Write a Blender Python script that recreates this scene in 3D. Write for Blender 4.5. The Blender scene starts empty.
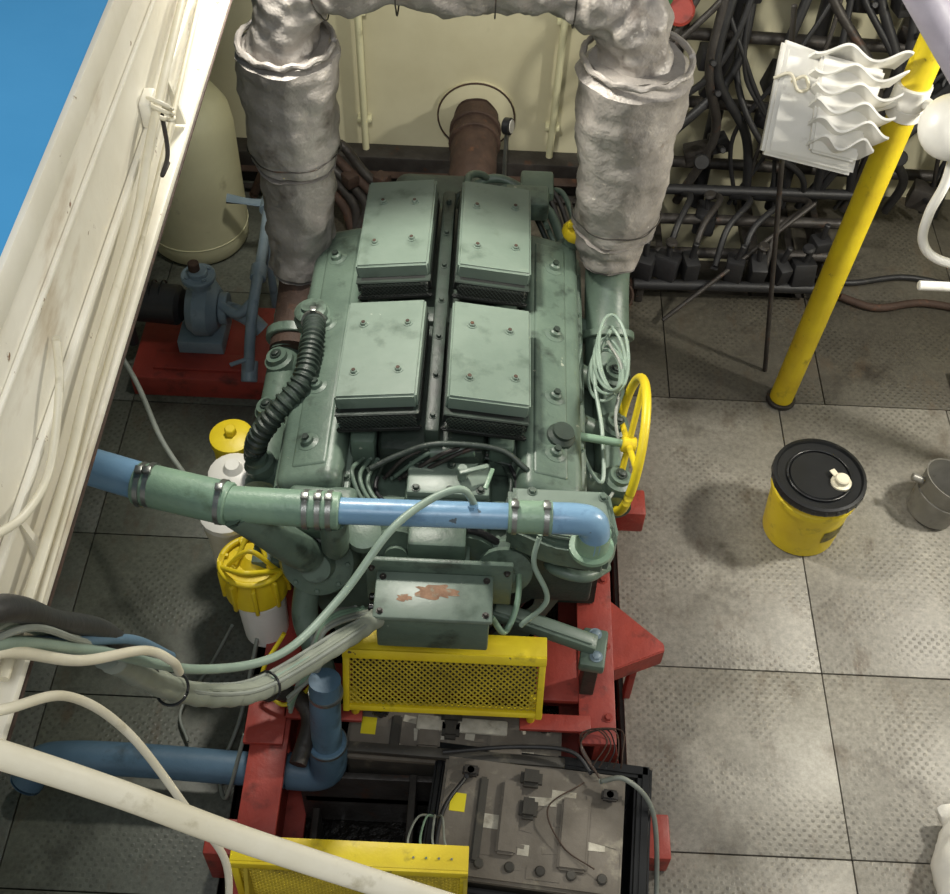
import bpy, bmesh, math, random
from mathutils import Vector, Matrix, noise
random.seed(7)
R=math.radians
scn=bpy.context.scene
scn.view_settings.view_transform='Standard'
COL=scn.collection

def lin(c):
    if isinstance(c,str):
        c=c.lstrip('#'); c=[int(c[i:i+2],16)/255 for i in (0,2,4)]
    return tuple(((v/12.92) if v<=.04045 else ((v+.055)/1.055)**2.4) for v in c)+(1,)

# ---------------------------------------------------------------- materials
def mat(name,c1,c2=None,scale=6,rough=.5,metal=0,dirt=None,damt=.5,dscale=9,bump=.15,bscale=40,spec=.5,stretch=(1,1,1),chip=None):
    m=bpy.data.materials.new(name); m.use_nodes=True
    nt=m.node_tree; N=nt.nodes; L=nt.links
    b=N['Principled BSDF']
    tc=N.new('ShaderNodeTexCoord')
    def noi(s,d=5,off=0,st=(1,1,1)):
        mp=N.new('ShaderNodeMapping'); mp.inputs['Location'].default_value=(off,off*.7,off*1.3)
        mp.inputs['Scale'].default_value=st
        L.new(tc.outputs['Object'],mp.inputs['Vector'])
        n=N.new('ShaderNodeTexNoise'); n.inputs['Scale'].default_value=s; n.inputs['Detail'].default_value=d
        n.inputs['Roughness'].default_value=.6
        L.new(mp.outputs[0],n.inputs['Vector']); return n
    def ramp(src,a,bb):
        r=N.new('ShaderNodeMapRange'); r.inputs['From Min'].default_value=a; r.inputs['From Max'].default_value=bb
        L.new(src,r.inputs['Value']); return r.outputs[0]
    def mix(f,a,bb):
        x=N.new('ShaderNodeMix'); x.data_type='RGBA'
        L.new(f,x.inputs['Factor'])
        for s,v in ((x.inputs[6],a),(x.inputs[7],bb)):
            if isinstance(v,tuple): s.default_value=v
            else: L.new(v,s)
        return x.outputs[2]
    c2=c2 or c1
    col=mix(ramp(noi(scale).outputs[0],.35,.65),lin(c1),lin(c2))
    if dirt:
        f=ramp(noi(dscale,8,3.3,stretch).outputs[0],.72-.3*damt,.85-.22*damt)
        col=mix(f,col,lin(dirt))
    if chip:
        f=ramp(noi(chip[1],6,7.7).outputs[0],chip[2],chip[2]+.02)
        col=mix(f,col,lin(chip[0]))
    L.new(col,b.inputs['Base Color'])
    b.inputs['Roughness'].default_value=rough; b.inputs['Metallic'].default_value=metal
    b.inputs['Specular IOR Level'].default_value=spec
    if bump:
        bp=N.new('ShaderNodeBump'); bp.inputs['Strength'].default_value=bump; bp.inputs['Distance'].default_value=.01
        L.new(noi(bscale,4,1.1).outputs[0],bp.inputs['Height']); L.new(bp.outputs[0],b.inputs['Normal'])
    return m

GREEN=mat('engine_green_paint','#5f7063','#4f5f54',7,.42,0,'#272e28',.58,11,.2,30,chip=('#989d8e',24,.70))
GREEN2=mat('engine_cover_green','#748277','#66756a',4,.4,0,'#4b594e',.58,9,.08,25,chip=('#979e90',30,.72))
GREEND=mat('engine_green_dark','#323e36','#252d28',9,.5,0,'#151815',.5,14,.3,30)
GREENH=mat('green_hose_paint','#7f9a82','#708a78',6,.4,0,'#50634a',.48,12,.15,60)
BLUE=mat('pipe_blue_paint','#7c9fbb','#6c92b2',5,.32,0,'#4f6f90',.4,12,.1,40,chip=('#54616a',20,.66))
BLUED=mat('pipe_blue_dull','#567389','#476276',5,.5,0,'#2f414a',.5,10,.15,40)
BLUEG=mat('pump_blue_grey','#8595a0','#72848f',8,.45,0,'#4a5a60',.45,14,.2,40)
RED=mat('frame_red_paint','#a03d31','#87322a',7,.5,0,'#42201a',.53,10,.25,30)
YEL=mat('yellow_paint','#dcc622','#cbb11f',6,.45,0,'#84731f',.42,12,.15,30,chip=('#5a4a30',26,.70))
YELD=mat('yellow_mesh_paint','#b8a42e','#9a8826',10,.55,0,'#6a5a1c',.4,14,.2,30)
BLK=mat('black_rubber','#1c1c1d','#28282a',8,.5,0,'#3c3a36',.3,14,.15,50)
BLKP=mat('black_plastic','#141516','#1d1e20',8,.3,0,'#3a3936',.2,14,.05,50)
GRILLE=mat('grille_black','#0e100f','#191b1a',20,.55,0,None,.3,10,.2,80)
STEEL=mat('bare_steel','#9a9c98','#7c7e7a',12,.35,.8,'#5a5048',.35,20,.1,60)
DSTEEL=mat('dark_steel','#45423f','#36322f',12,.5,.4,'#5a3a28',.4,16,.3,40)
RUST=mat('rusty_steel','#4a382e','#3a2b23',14,.75,.1,'#6a4630',.42,20,.4,40)
WHITEP=mat('hatch_white_paint','#eeeadc','#ded8c6',3,.45,0,'#a8906a',.42,6,.12,18,stretch=(1,.35,1),chip=('#7a5a3a',16,.67))
CREAM=mat('wall_cream_paint','#cfcaac','#c0ba9b',2,.6,0,'#7f795c',.42,4,.1,12,stretch=(1,1,.4))
TANKM=mat('tank_cream','#d5d2ae','#c8c5a2',4,.45,0,'#948e6c',.25,8,.08,12)
DECK=mat('deck_blue_paint','#4aa3dc','#419bd4',2,.6,0,None,0,8,.05,20)
LAG=mat('silver_lagging','#a59f99','#85807b',6,.5,.2,'#574e46',.46,8,.8,24,chip=('#c9c4be',14,.68))
HOSEW=mat('white_hose','#dcd6c2','#cfc8b0',8,.45,0,'#9c9272',.3,14,.05,50)
HOSEG=mat('grey_hose','#8f9487','#7b8174',8,.5,0,'#4c4f44',.35,18,.1,50)
HOSEGR=mat('pale_green_cable','#8b9d8f','#7b8d80',8,.45,0,'#66746a',.3,18,.1,50)
WIRE=mat('grey_wire','#8c9189','#767b73',8,.5,0,None,0,8,.05,50)
WHITE=mat('white_enamel','#e9e7e1','#dad8d0',5,.35,0,'#9d968a',.2,8,.05,30)
BATT=mat('battery_case','#777066','#625b51',8,.6,0,'#9c9685',.42,12,.15,50)
BATTD=mat('battery_box_dark','#45423b','#37342f',6,.6,0,'#736d5d',.38,10,.15,40)
OIL=mat('bilge_oil','#0a0908','#15120d',10,.1,0,'#2b241a',.3,16,.8,22)
BILGE=mat('bilge_steel','#2a2622','#1e1b18',8,.6,0,'#4a3a2a',.4,12,.4,20)
LBL=mat('label_yellow','#e8d82a','#dccb24',8,.5,0,None,0,8,0,10)
DUSTW=mat('white_residue','#c4bfb0','#9a9486',18,.8,0,'#7b7466',.6,20,.2,60)
SACK=mat('white_sack_cloth','#dedbd2','#cfccc3',6,.8,0,None,0,8,.4,14)
PATCH=mat('rust_patch','#8f7059','#765844',40,.8,0,'#7d8a7c',.55,40,.2,60)
CAN=mat('galvanised_can','#8b8983','#75736d',9,.4,.3,'#54504a',.4,14,.1,40)
BEAMG=mat('beam_grey','#a7a2b0','#928d9a',5,.5,0,'#6a6670',.3,9,.1,20)

def floor_mat(name,c1,c2,dc,damt):
    m=mat(name,c1,c2,2.2,.46,.05,dc,damt,3.5,0,10)
    nt=m.node_tree;N=nt.nodes;L=nt.links;b=N['Principled BSDF']
    tc=N.new('ShaderNodeTexCoord'); sp=N.new('ShaderNodeSeparateXYZ'); L.new(tc.outputs['Object'],sp.inputs[0])
    def M(op,a,bb=None):
        n=N.new('ShaderNodeMath'); n.operation=op
        for i,v in enumerate((a,bb)):
            if v is None: continue
            if isinstance(v,(int,float)): n.inputs[i].default_value=v
            else: L.new(v,n.inputs[i])
        return n.outputs[0]
    k=math.pi/.015
    v=M('MULTIPLY',M('SINE',M('MULTIPLY',sp.outputs[0],k)),M('SINE',M('MULTIPLY',sp.outputs[1],k)))
    st=N.new('ShaderNodeMapRange'); st.inputs['From Min'].default_value=.25; st.inputs['From Max'].default_value=.8
    L.new(v,st.inputs['Value'])
    ns=N.new('ShaderNodeTexNoise'); ns.inputs['Scale'].default_value=4.1; ns.inputs['Detail'].default_value=4
    L.new(tc.outputs['Object'],ns.inputs['Vector'])
    wear=N.new('ShaderNodeMapRange'); wear.inputs['From Min'].default_value=.42; wear.inputs['From Max'].default_value=.6
    L.new(ns.outputs[0],wear.inputs['Value'])
    h=M('MULTIPLY',st.outputs[0],wear.outputs[0])
    bp=N.new('ShaderNodeBump'); bp.inputs['Strength'].default_value=.35; bp.inputs['Distance'].default_value=.003
    L.new(h,bp.inputs['Height']); L.new(bp.outputs[0],b.inputs['Normal'])
    old=b.inputs['Base Color'].links[0].from_socket
    x=N.new('ShaderNodeMix'); x.data_type='RGBA'; x.blend_type='MULTIPLY'
    L.new(M('MULTIPLY',h,.6),x.inputs['Factor']); L.new(old,x.inputs[6]); x.inputs[7].default_value=(.42,.41,.38,1)
    n2=N.new('ShaderNodeTexNoise'); n2.inputs['Scale'].default_value=45; n2.inputs['Detail'].default_value=6; n2.inputs['Roughness'].default_value=.8
    L.new(tc.outputs['Object'],n2.inputs['Vector'])
    r2=N.new('ShaderNodeMapRange'); r2.inputs['From Min'].default_value=.35; r2.inputs['From Max'].default_value=.65; r2.inputs['To Min'].default_value=.68; r2.inputs['To Max'].default_value=1.15
    L.new(n2.outputs[0],r2.inputs['Value'])
    y=N.new('ShaderNodeMix'); y.data_type='RGBA'; y.blend_type='MULTIPLY'; y.inputs['Factor'].default_value=1
    L.new(x.outputs[2],y.inputs[6]); L.new(r2.outputs[0],y.inputs[7])
    # brown scuffs
    n3=N.new('ShaderNodeTexNoise'); n3.inputs['Scale'].default_value=9; n3.inputs['Detail'].default_value=8; n3.inputs['Roughness'].default_value=.7
    mp=N.new('ShaderNodeMapping'); mp.inputs['Scale'].default_value=(1,.5,1); mp.inputs['Location'].default_value=(4,2,0)
    L.new(tc.outputs['Object'],mp.inputs[0]); L.new(mp.outputs[0],n3.inputs['Vector'])
    r3=N.new('ShaderNodeMapRange'); r3.inputs['From Min'].default_value=.55; r3.inputs['From Max'].default_value=.72; r3.inputs['To Max'].default_value=.7
    L.new(n3.outputs[0],r3.inputs['Value'])
    z=N.new('ShaderNodeMix'); z.data_type='RGBA'
    L.new(r3.outputs[0],z.inputs['Factor']); L.new(y.outputs[2],z.inputs[6]); z.inputs[7].default_value=lin('#57493a')
    L.new(z.outputs[2],b.inputs['Base Color'])
    return m
FLOORM=floor_mat('checker_plate_steel','#979389','#807c73','#554e44',.45)
FLOORD=floor_mat('checker_plate_oily','#625e53','#4f4b43','#2f2922',.58)  # rear plates: shade put into the colour, together with dirt
FLOORL=floor_mat('checker_plate_damp','#696c62','#575a51','#34342d',.55)  # darker copy of the plate colour for the left plates

# ---------------------------------------------------------------- builders
def grp(name):
    o=bpy.data.objects.new(name,None); o.empty_display_size=.1; COL.objects.link(o); return o
def link(me,name,parent,m,smooth=True):
    o=bpy.data.objects.new(name,me); COL.objects.link(o)
    if parent: o.parent=parent
    if m: me.materials.append(m)
    if smooth:
        for p in me.polygons: p.use_smooth=True
        me.set_sharp_from_angle(angle=R(38))
    return o
def rotm(rot): 
    return Matrix.Rotation(rot[2],4,'Z')@Matrix.Rotation(rot[1],4,'Y')@Matrix.Rotation(rot[0],4,'X')
def box(g,name,c,s,m,rot=(0,0,0),bev=.004,seg=2,taper=1):
    bm=bmesh.new(); bmesh.ops.create_cube(bm,size=1)
    for v in bm.verts:
        t=taper if v.co.z>0 else 1
        v.co=Vector((v.co.x*s[0]*t,v.co.y*s[1]*t,v.co.z*s[2]))
    if bev>0: bmesh.ops.bevel(bm,geom=bm.edges[:],offset=min(bev,min(s)*.45),segments=seg,affect='EDGES',profile=.5)
    bm.transform(Matrix.Translation(c)@rotm([R(a) for a in rot]))
    me=bpy.data.meshes.new(name); bm.to_mesh(me); bm.free()
    return link(me,name,g,m)
def bx(g,name,x0,x1,y0,y1,z0,z1,m,bev=.004,rot=(0,0,0),seg=2):
    return box(g,name,((x0+x1)/2,(y0+y1)/2,(z0+z1)/2),(x1-x0,y1-y0,z1-z0),m,rot,bev,seg)
def frame(d):
    d=Vector(d).normalized(); up=Vector((0,0,1)) if abs(d.z)<.95 else Vector((0,1,0))
    a=d.cross(up).normalized(); b=a.cross(d).normalized(); return a,b,d
def lathe(g,name,prof,o,axis,m,seg=28):
    a,b,d=frame(axis); o=Vector(o); V=[];F=[]
    for r,h in prof:
        for i in range(seg):
            t=2*math.pi*i/seg; V.append(o+d*h+(a*math.cos(t)+b*math.sin(t))*max(r,1e-4))
    n=len(prof)
    for j in range(n-1):
        for i in range(seg):
            k=(i+1)%seg; F.append((j*seg+i,j*seg+k,(j+1)*seg+k,(j+1)*seg+i))
    F.append(tuple(range(seg))[::-1]); F.append(tuple((n-1)*seg+i for i in range(seg)))
    me=bpy.data.meshes.new(name); me.from_pydata([tuple(v) for v in V],[],F)
    bm=bmesh.new(); bm.from_mesh(me); bmesh.ops.recalc_face_normals(bm,faces=bm.faces[:]); bm.to_mesh(me); bm.free()
    return link(me,name,g,m)
def cyl(g,name,p1,p2,r,m,r2=None,bev=.003,seg=24):
    p1=Vector(p1);p2=Vector(p2);L=(p2-p1).length;r2=r if r2 is None else r2
    bev=min(bev,L*.3,r*.4)
    return lathe(g,name,[(r-bev,0),(r,bev),(r2,L-bev),(r2-bev,L)],p1,p2-p1,m,seg)
def spline(pts,n=10,closed=False):
    P=[Vector(p) for p in pts]; out=[]
    if len(P)==2 and not closed: return P
    m=len(P); rng=range(m) if closed else range(m-1)
    for i in rng:
        if closed: p0,p1,p2,p3=P[(i-1)%m],P[i],P[(i+1)%m],P[(i+2)%m]
        else: p0=P[i-1] if i>0 else P[0]*2-P[1]; p1=P[i];p2=P[i+1]; p3=P[i+2] if i+2<m else P[-1]*2-P[-2]
        for k in range(n):
            t=k/n; out.append(.5*((2*p1)+(-p0+p2)*t+(2*p0-5*p1+4*p2-p3)*t*t+(-p0+3*p1-3*p2+p3)*t**3))
    if not closed: out.append(P[-1])
    return out
def tube(g,name,pts,r,m,seg=12,n=10,closed=False,smooth=True,rf=None,lump=0,lfreq=8):
    P=spline(pts,n,closed) if smooth else [Vector(p) for p in pts]
    N=len(P);V=[];F=[]; prev=None
    for i,p in enumerate(P):
        if closed: d=P[(i+1)%N]-P[i-1]
        else: d=P[min(i+1,N-1)]-P[max(i-1,0)]
        d.normalize()
        if prev is None: a,b,_=frame(d)
        else:
            a=prev-d*prev.dot(d)
            if a.length<1e-6: a,_,_=frame(d)
            a.normalize(); b=d.cross(a)
        prev=a
        rr=rf(i/(N-1)) if rf else r
        for k in range(seg):
            t=2*math.pi*k/seg; q=(a*math.cos(t)+b*math.sin(t))
            x=rr
            if lump: x+=lump*(noise.noise((p+q*rr)*lfreq)+.6*noise.noise((p+q*rr)*lfreq*2.7))
            V.append(p+q*x)
    for i in range(N if closed else N-1):
        for k in range(seg):
            k2=(k+1)%seg; j=(i+1)%N
            F.append((i*seg+k,i*seg+k2,j*seg+k2,j*seg+k))
    if not closed:
        F.append(tuple(range(seg))[::-1]); F.append(tuple((N-1)*seg+k for k in range(seg)))
    me=bpy.data.meshes.new(name); me.from_pydata([tuple(v) for v in V],[],F)
    bm=bmesh.new(); bm.from_mesh(me); bmesh.ops.recalc_face_normals(bm,faces=bm.faces[:]); bm.to_mesh(me); bm.free()
    return link(me,name,g,m)
def ring(g,name,c,axis,rad,r,m,seg=10,n=40):
    a,b,d=frame(axis); c=Vector(c)
    return tube(g,name,[c+(a*math.cos(2*math.pi*i/n)+b*math.sin(2*math.pi*i/n))*rad for i in range(n)],r,m,seg=seg,closed=True,smooth=False)
def mesh(g,name,V,F,m,bev=0):
    me=bpy.data.meshes.new(name); me.from_pydata(V,[],F)
    bm=bmesh.new(); bm.from_mesh(me); bmesh.ops.recalc_face_normals(bm,faces=bm.faces[:])
    if bev: bmesh.ops.bevel(bm,geom=bm.edges[:],offset=bev,segments=2,affect='EDGES')
    bm.to_mesh(me); bm.free(); return link(me,name,g,m)
def prism(g,name,poly,ax,t0,t1,m,bev=.003):
    def f(p,t): return {'x':(t,p[0],p[1]),'y':(p[0],t,p[1]),'z':(p[0],p[1],t)}[ax]
    n=len(poly); V=[f(p,t0) for p in poly]+[f(p,t1) for p in poly]
    F=[tuple(range(n)),tuple(range(n,2*n))[::-1]]+[(i,(i+1)%n,n+(i+1)%n,n+i) for i in range(n)]
    return mesh(g,name,V,F,m,bev)
def bolt(g,p,axis=(0,0,1),r=.009,m=None,h=.008):
    d=Vector(axis).normalized(); p=Vector(p)
    lathe(g,'bolt_washer',[(r*1.5,0),(r*1.5,.002)],p,d,m or GREEN,16)
    lathe(g,'bolt_head',[(r,0),(r,h*.8),(r*.8,h)],p+d*.002,d,m or GREEN,6)
def clamp(g,c,axis,rad,m=STEEL,w=.012):
    a,b,d=frame(axis); c=Vector(c)
    lathe(g,'hose_clamp_band',[(rad,-w/2),(rad+.002,-w/2),(rad+.002,w/2),(rad,w/2)],c,d,m,28)
    q=c+b*(rad+.006) 
    box(g,'hose_clamp_screw',q,(.018,.018,.012),m,bev=.002)
def lattice(g,name,o,ex,ey,w,h,sp,th,m):
    o=Vector(o);ex=Vector(ex).normalized();ey=Vector(ey).normalized()
    nx=max(2,int(w/sp));ny=max(2,int(h/sp)); V=[];idx={};F=[]
    def vid(i,j):
        if (i,j) not in idx: idx[(i,j)]=len(V); V.append(tuple(o+ex*(w*i/nx)+ey*(h*j/ny)))
        return idx[(i,j)]
    for i in range(1,nx):
        for j in range(1,ny):
            if (i+j)%2: F.append((vid(i-1,j),vid(i,j-1),vid(i+1,j),vid(i,j+1)))
    me=bpy.data.meshes.new(name); me.from_pydata(V,[],F); o2=link(me,name,g,m,False)
    md=o2.modifiers.new('w','WIREFRAME'); md.thickness=th; md.use_boundary=True; md.use_even_offset=False
    return o2

# ---------------------------------------------------------------- room shell
g=grp('floor')
def plate(x0,x1,y0,y1,m=None):
    bx(g,'floor_plate',x0+.002,x1-.002,y0+.002,y1-.002,-.012,random.uniform(-.0015,.0005),m or FLOORM,.0015)
for a,b_ in ((-.6,.1),(.1,.7),(.7,1.29),(1.29,1.89),(1.89,3.04)):
    for x0,x1 in ((.50,1.14),(1.14,1.78),(1.78,2.5)): plate(x0,x1,a,b_)
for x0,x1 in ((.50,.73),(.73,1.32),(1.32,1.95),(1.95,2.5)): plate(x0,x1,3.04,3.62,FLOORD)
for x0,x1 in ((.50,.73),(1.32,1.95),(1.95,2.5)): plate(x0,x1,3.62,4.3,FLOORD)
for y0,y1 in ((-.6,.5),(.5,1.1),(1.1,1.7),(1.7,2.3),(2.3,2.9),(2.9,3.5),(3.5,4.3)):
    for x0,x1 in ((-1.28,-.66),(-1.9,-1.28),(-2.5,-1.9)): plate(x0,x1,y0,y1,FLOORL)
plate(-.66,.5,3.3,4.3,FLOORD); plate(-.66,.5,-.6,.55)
bx(None,'bilge_bottom',-2.49,2.49,-.69,4.29,-.5,-.42,BILGE,0)
g=grp('floor_underframe')
for x in (.52,1.14,1.78,2.44,.73,1.32): bx(g,'joist',x-.03,x+.03,-.6,4.28,-.06,-.014,DSTEEL,0)
for x in (-1.28,-1.9,-2.44,-.69): bx(g,'joist',x-.03,x+.028,-.6,4.28,-.06,-.014,DSTEEL,0)
g=grp('trim_bilge_sides')
bx(g,'side_left',-.68,-.662,.55,3.3,-.42,-.014,BILGE,0); bx(g,'side_right',.502,.52,.55,3.3,-.42,-.014,BILGE,0)
bx(g,'side_front',-.66,.5,.53,.55,-.42,-.014,BILGE,0); bx(g,'side_back',-.66,.5,3.3,3.32,-.42,-.014,BILGE,0)
bx(None,'oily_bilge_water',-.655,.5,.56,3.29,-.41,-.16,OIL,0)
bx(None,'wall_back',-2.6,2.6,4.3,4.42,-.5,2.3,CREAM,0)
bx(None,'wall_left',-2.62,-2.5,-.7,4.3,-.5,2.3,CREAM,0)
bx(None,'wall_right',2.5,2.62,-.7,4.3,-.5,2.3,CREAM,0)
g=grp('baseboard_back')
bx(g,'dark_sill',-2.5,.66,4.2,4.3,0,.16,DSTEEL,.01)
tube(g,'sill_pipe',[(-2.4,4.16,.1),(.6,4.16,.1)],.022,RUST,smooth=False)
tube(g,'sill_pipe_low',[(-2.4,4.12,.04),(.6,4.12,.04)],.018,DSTEEL,smooth=False)
bx(None,'ceiling',-2.6,-.606,-.7,4.4,2.325,2.362,DECK,.003)
g=grp('hatch_coaming')
bx(g,'coaming_web',-.64,-.60,-.7,4.3,1.98,2.325,WHITEP,.003)
bx(g,'coaming_top_lip',-.606,-.596,-.7,4.3,2.31,2.365,WHITEP,.003)
bx(g,'coaming_bottom_flange',-.64,-.575,-.7,4.3,1.965,1.985,WHITEP,.006)
bx(g,'coaming_stiffener',-.60,-.588,-.7,4.3,2.10,2.115,WHITEP,.004)
bx(g,'coaming_stiffener_upper',-.60,-.592,-.7,4.3,2.24,2.25,WHITEP,.003)
bx(g,'rust_edge',-.64,-.5735,-.7,4.3,1.959,1.966,RUST,.002)
for y in (0.9,1.9,2.9):
    prism(g,'coaming_bracket',[(-.60,1.99),(-.60,2.10),(-.58,1.99)],'y',y,y+.01,WHITEP,0)
# ---------------------------------------------------------------- marine engine
E=grp('marine_diesel_engine')
cx=-.115
bx(E,'crankcase',-.36,.14,1.9,3.02,.12,.45,GREEND,.03)
prism(E,'vee_block',[(-.36,.4),(-.5,.72),(-.3,.8),(.07,.8),(.27,.72),(.13,.4)],'y',1.88,3.02,GREEN,.015)
bx(E,'oil_pan',-.3,.08,1.95,2.95,-.02,.14,GREEND,.03)
for sgn,nm in ((-1,'port'),(1,'starboard')):
    hx=cx+sgn*.315
    box(E,nm+'_cylinder_head',(hx,2.37,.77),(.21,1.03,.1),GREEN,(0,sgn*16,0),.012)
    box(E,nm+'_rocker_flange',(hx,2.37,.825),(.215,1.05,.018),GREEN2,(0,sgn*16,0),.006)
    box(E,nm+'_rocker_cover',(hx,2.37,.872),(.175,1.0,.09),GREEN,(0,sgn*16,0),.032,5)
    box(E,nm+'_rocker_ridge',(hx,2.37,.912),(.10,.9,.022),GREEN,(0,sgn*16,0),.01,3)
    for i in range(6):
        y=1.93+i*.176
        for q in (-.098,.098):
            p=Vector((hx,y,.836))+Vector((math.cos(R(16))*q,0,-sgn*math.sin(R(16))*q))
            bolt(E,p,(sgn*.27,0,.96),.007,GREEN)
    for i,y in enumerate((2.0,2.2,2.44,2.72)):
        lathe(E,nm+'_cover_knob',[(.030,0),(.030,.006),(.018,.01),(.016,.02),(.011,.024)],(hx+sgn*.012,y,.915),(sgn*.27,0,.96),GREEN,16)
        lathe(E,nm+'_cover_nut',[(.010,0),(.010,.008)],(hx+sgn*.018,y,.938),(sgn*.27,0,.96),GREEND,6)
lathe(E,'starboard_filler_base',[(.04,0),(.04,.02),(.03,.03),(.03,.04)],(.225,2.06,.905),(.27,0,.96),GREEND,20)
lathe(E,'oil_filler_neck',[(.055,0),(.055,.03),(.048,.035),(.048,.055),(.035,.062)],(-.485,2.48,.88),(-.2,0,1),GREEN,28)
lathe(E,'oil_filler_cap_boss',[(.022,0),(.022,.012)],(-.497,2.48,.94),(-.2,0,1),GREEN,16)
lathe(E,'filler_yellow_cap',[(.04,0),(.042,.008),(.034,.03),(.03,.034)],(.275,2.85,.95),(.2,-.3,1),YEL,12)
box(E,'yellow_cap_wing',(.28,2.84,.995),(.07,.014,.02),YEL,(0,10,30),.005)
cyl(E,'yellow_cap_neck',(.26,2.87,.84),(.274,2.852,.95),.025,GREEN)
bx(E,'blower_housing',-.26,.03,1.98,2.98,.78,.93,GREEND,.03)
for x in (-.30,.07): bx(E,'airbox_side_rail',x-.035,x+.035,2.0,2.95,.8,.93,GREEN,.015)
bx(E,'centre_rail',-.135,-.095,2.0,2.98,.9,.99,GREEND,.01)
for i in range(7): bolt(E,(-.115,2.05+i*.145,.99),(0,0,1),.007,GREEND)
def airbox(x0,x1,y0,y1,sgn):
    xc=(x0+x1)/2;yc=(y0+y1)/2;w=x1-x0;l=y1-y0
    rot=(-3,sgn*7,0); Mx=Matrix.Translation((xc,yc,1.0))@rotm([R(a) for a in rot])
    def sb(nm,c,s,m,bev=.004):
        bm=bmesh.new(); bmesh.ops.create_cube(bm,size=1)
        for v in bm.verts: v.co=Vector((v.co.x*s[0]+c[0],v.co.y*s[1]+c[1],v.co.z*s[2]+c[2]))
        bmesh.ops.bevel(bm,geom=bm.edges[:],offset=bev,segments=3,affect='EDGES'); bm.transform(Mx)
        me=bpy.data.meshes.new(nm); bm.to_mesh(me); bm.free(); return link(me,nm,E,m)
    sb('intake_screen_body',(0,-.008,-.02),(w+.004,l+.004,.055),GRILLE,.014)
    sb('intake_cover_lid',(0,.01,.025),(w,l-.012,.05),GREEN2,.006)
    sb('intake_cover_rim',(0,-.006,.004),(w+.005,l+.004,.006),GREEND,.002)
    sb('intake_front_lip',(0,-l/2-.010,-.045),(w+.008,.014,.014),GRILLE,.004)
    P0=Mx@Vector((-w/2+.005,-l/2-.014,-.045)); e=Mx.to_3x3()
    lattice(E,'intake_front_mesh',P0,e@Vector((1,0,0)),e@Vector((0,0,1)),w-.01,.05,.006,.002,GREEND)
    for q in (-.06,.055):
        for t in (-.09,.1):
            p=Mx@Vector((q+random.uniform(-.012,.012),t+random.uniform(-.012,.012),.05)); bolt(E,p,e@Vector((0,0,1)),.009,GREEN2,.007)
            lathe(E,'cover_stud',[(.0055,0),(.0055,.011)],p,e@Vector((0,0,1)),RUST,8)
airbox(-.36,-.15,2.53,2.95,-1); airbox(-.08,.132,2.53,2.95,1)
airbox(-.368,-.150,2.03,2.42,-1); airbox(-.085,.135,2.03,2.42,1)
for y in (2.475,): bx(E,'intake_cross_duct',-.33,.1,y-.035,y+.035,.88,.95,GREEND,.02)
bx(E,'governor_box',-.18,.05,1.87,2.0,.6,.86,GREEN,.015)
bx(E,'governor_lid',-.175,.045,1.875,1.985,.86,.885,GREEN2,.008)
for x in (-.15,-.06,.02):
    for y in (1.89,1.97): bolt(E,(x,y,.885),(0,0,1),.008,GREEND)
cyl(E,'governor_lever_shaft',(-.03,1.93,.885),(-.03,1.93,.93),.014,GREEN2)
box(E,'governor_lever',(0.0,1.925,.93),(.08,.014,.008),GREEN2,(0,0,20),.003)
box(E,'governor_lever_link',(.04,1.90,.925),(.012,.07,.008),GREENH,(0,0,-15),.003)
cyl(E,'governor_solenoid',(-.12,1.99,.91),(.0,2.0,.92),.02,GREEN)
tube(E,'governor_spring_rod',[(-.28,1.93,.9),(-.2,1.96,.93),(-.1,1.98,.96),(.06,1.98,.95),(.14,1.93,.93)],.008,GREEND)
for q in range(5):
    tube(E,'fuel_line',[(-.26+q*.02,1.95,.84),(-.22+q*.05,1.98,.9+.01*q),(-.1+q*.04,2.02,.9),(.1,2.0+.01*q,.86)],.006,random.choice([GREEN,DSTEEL,GREEND]))
for q in range(4):
    x=-.3+q*.02; tube(E,'front_wire',[(x,2.0,.86),(x-.02,1.92,.9-.02*q),(x+.02,1.85,.86),(x+.1,1.82,.84)],.006,random.choice([GREEN,BLK,WIRE]))
    x=.08+q*.015; tube(E,'front_wire',[(x,2.0,.86),(x+.02,1.92,.88),(x,1.85,.86),(x-.06,1.80,.86)],.006,random.choice([GREEN,BLK,GREEND]))
prism(E,'front_gear_case',[(-.34,.1),(-.46,.5),(-.47,.78),(-.3,.84),(.1,.84),(.27,.78),(.26,.5),(.12,.1)],'y',1.80,1.89,GREEN,.012)
for i in range(9): bolt(E,(-.44+i*.085,1.80,.80),(0,-1,.2),.009,GREEN)
bx(E,'front_deck_plate',-.47,.27,1.77,1.9,.80,.835,GREEN,.01)
cyl(E,'crank_pulley',(-.1,1.74,.32),(-.1,1.80,.32),.13,GREEND); cyl(E,'crank_pulley_rim',(-.1,1.72,.32),(-.1,1.74,.32),.11,DSTEEL)
lathe(E,'upper_pulley',[(.09,0),(.09,.012),(.075,.024),(.09,.036),(.09,.05)],(-.02,1.80,.78),(0,-1,0),GREEN,32)
lathe(E,'upper_pulley_left',[(.07,0),(.07,.012),(.06,.024),(.07,.036),(.07,.05),(.03,.055),(.03,.07)],(-.19,1.78,.80),(0,-1,.3),GREEN,32)
lathe(E,'upper_pulley_right',[(.075,0),(.075,.012),(.065,.024),(.075,.036),(.075,.05),(.03,.055),(.03,.07)],(.09,1.76,.76),(0,-1,.3),GREEN,32)
lathe(E,'idler_pulley',[(.06,0),(.06,.012),(.05,.02),(.06,.03),(.06,.04)],(.12,1.80,.60),(0,-1,0),GREEND,32)
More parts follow.
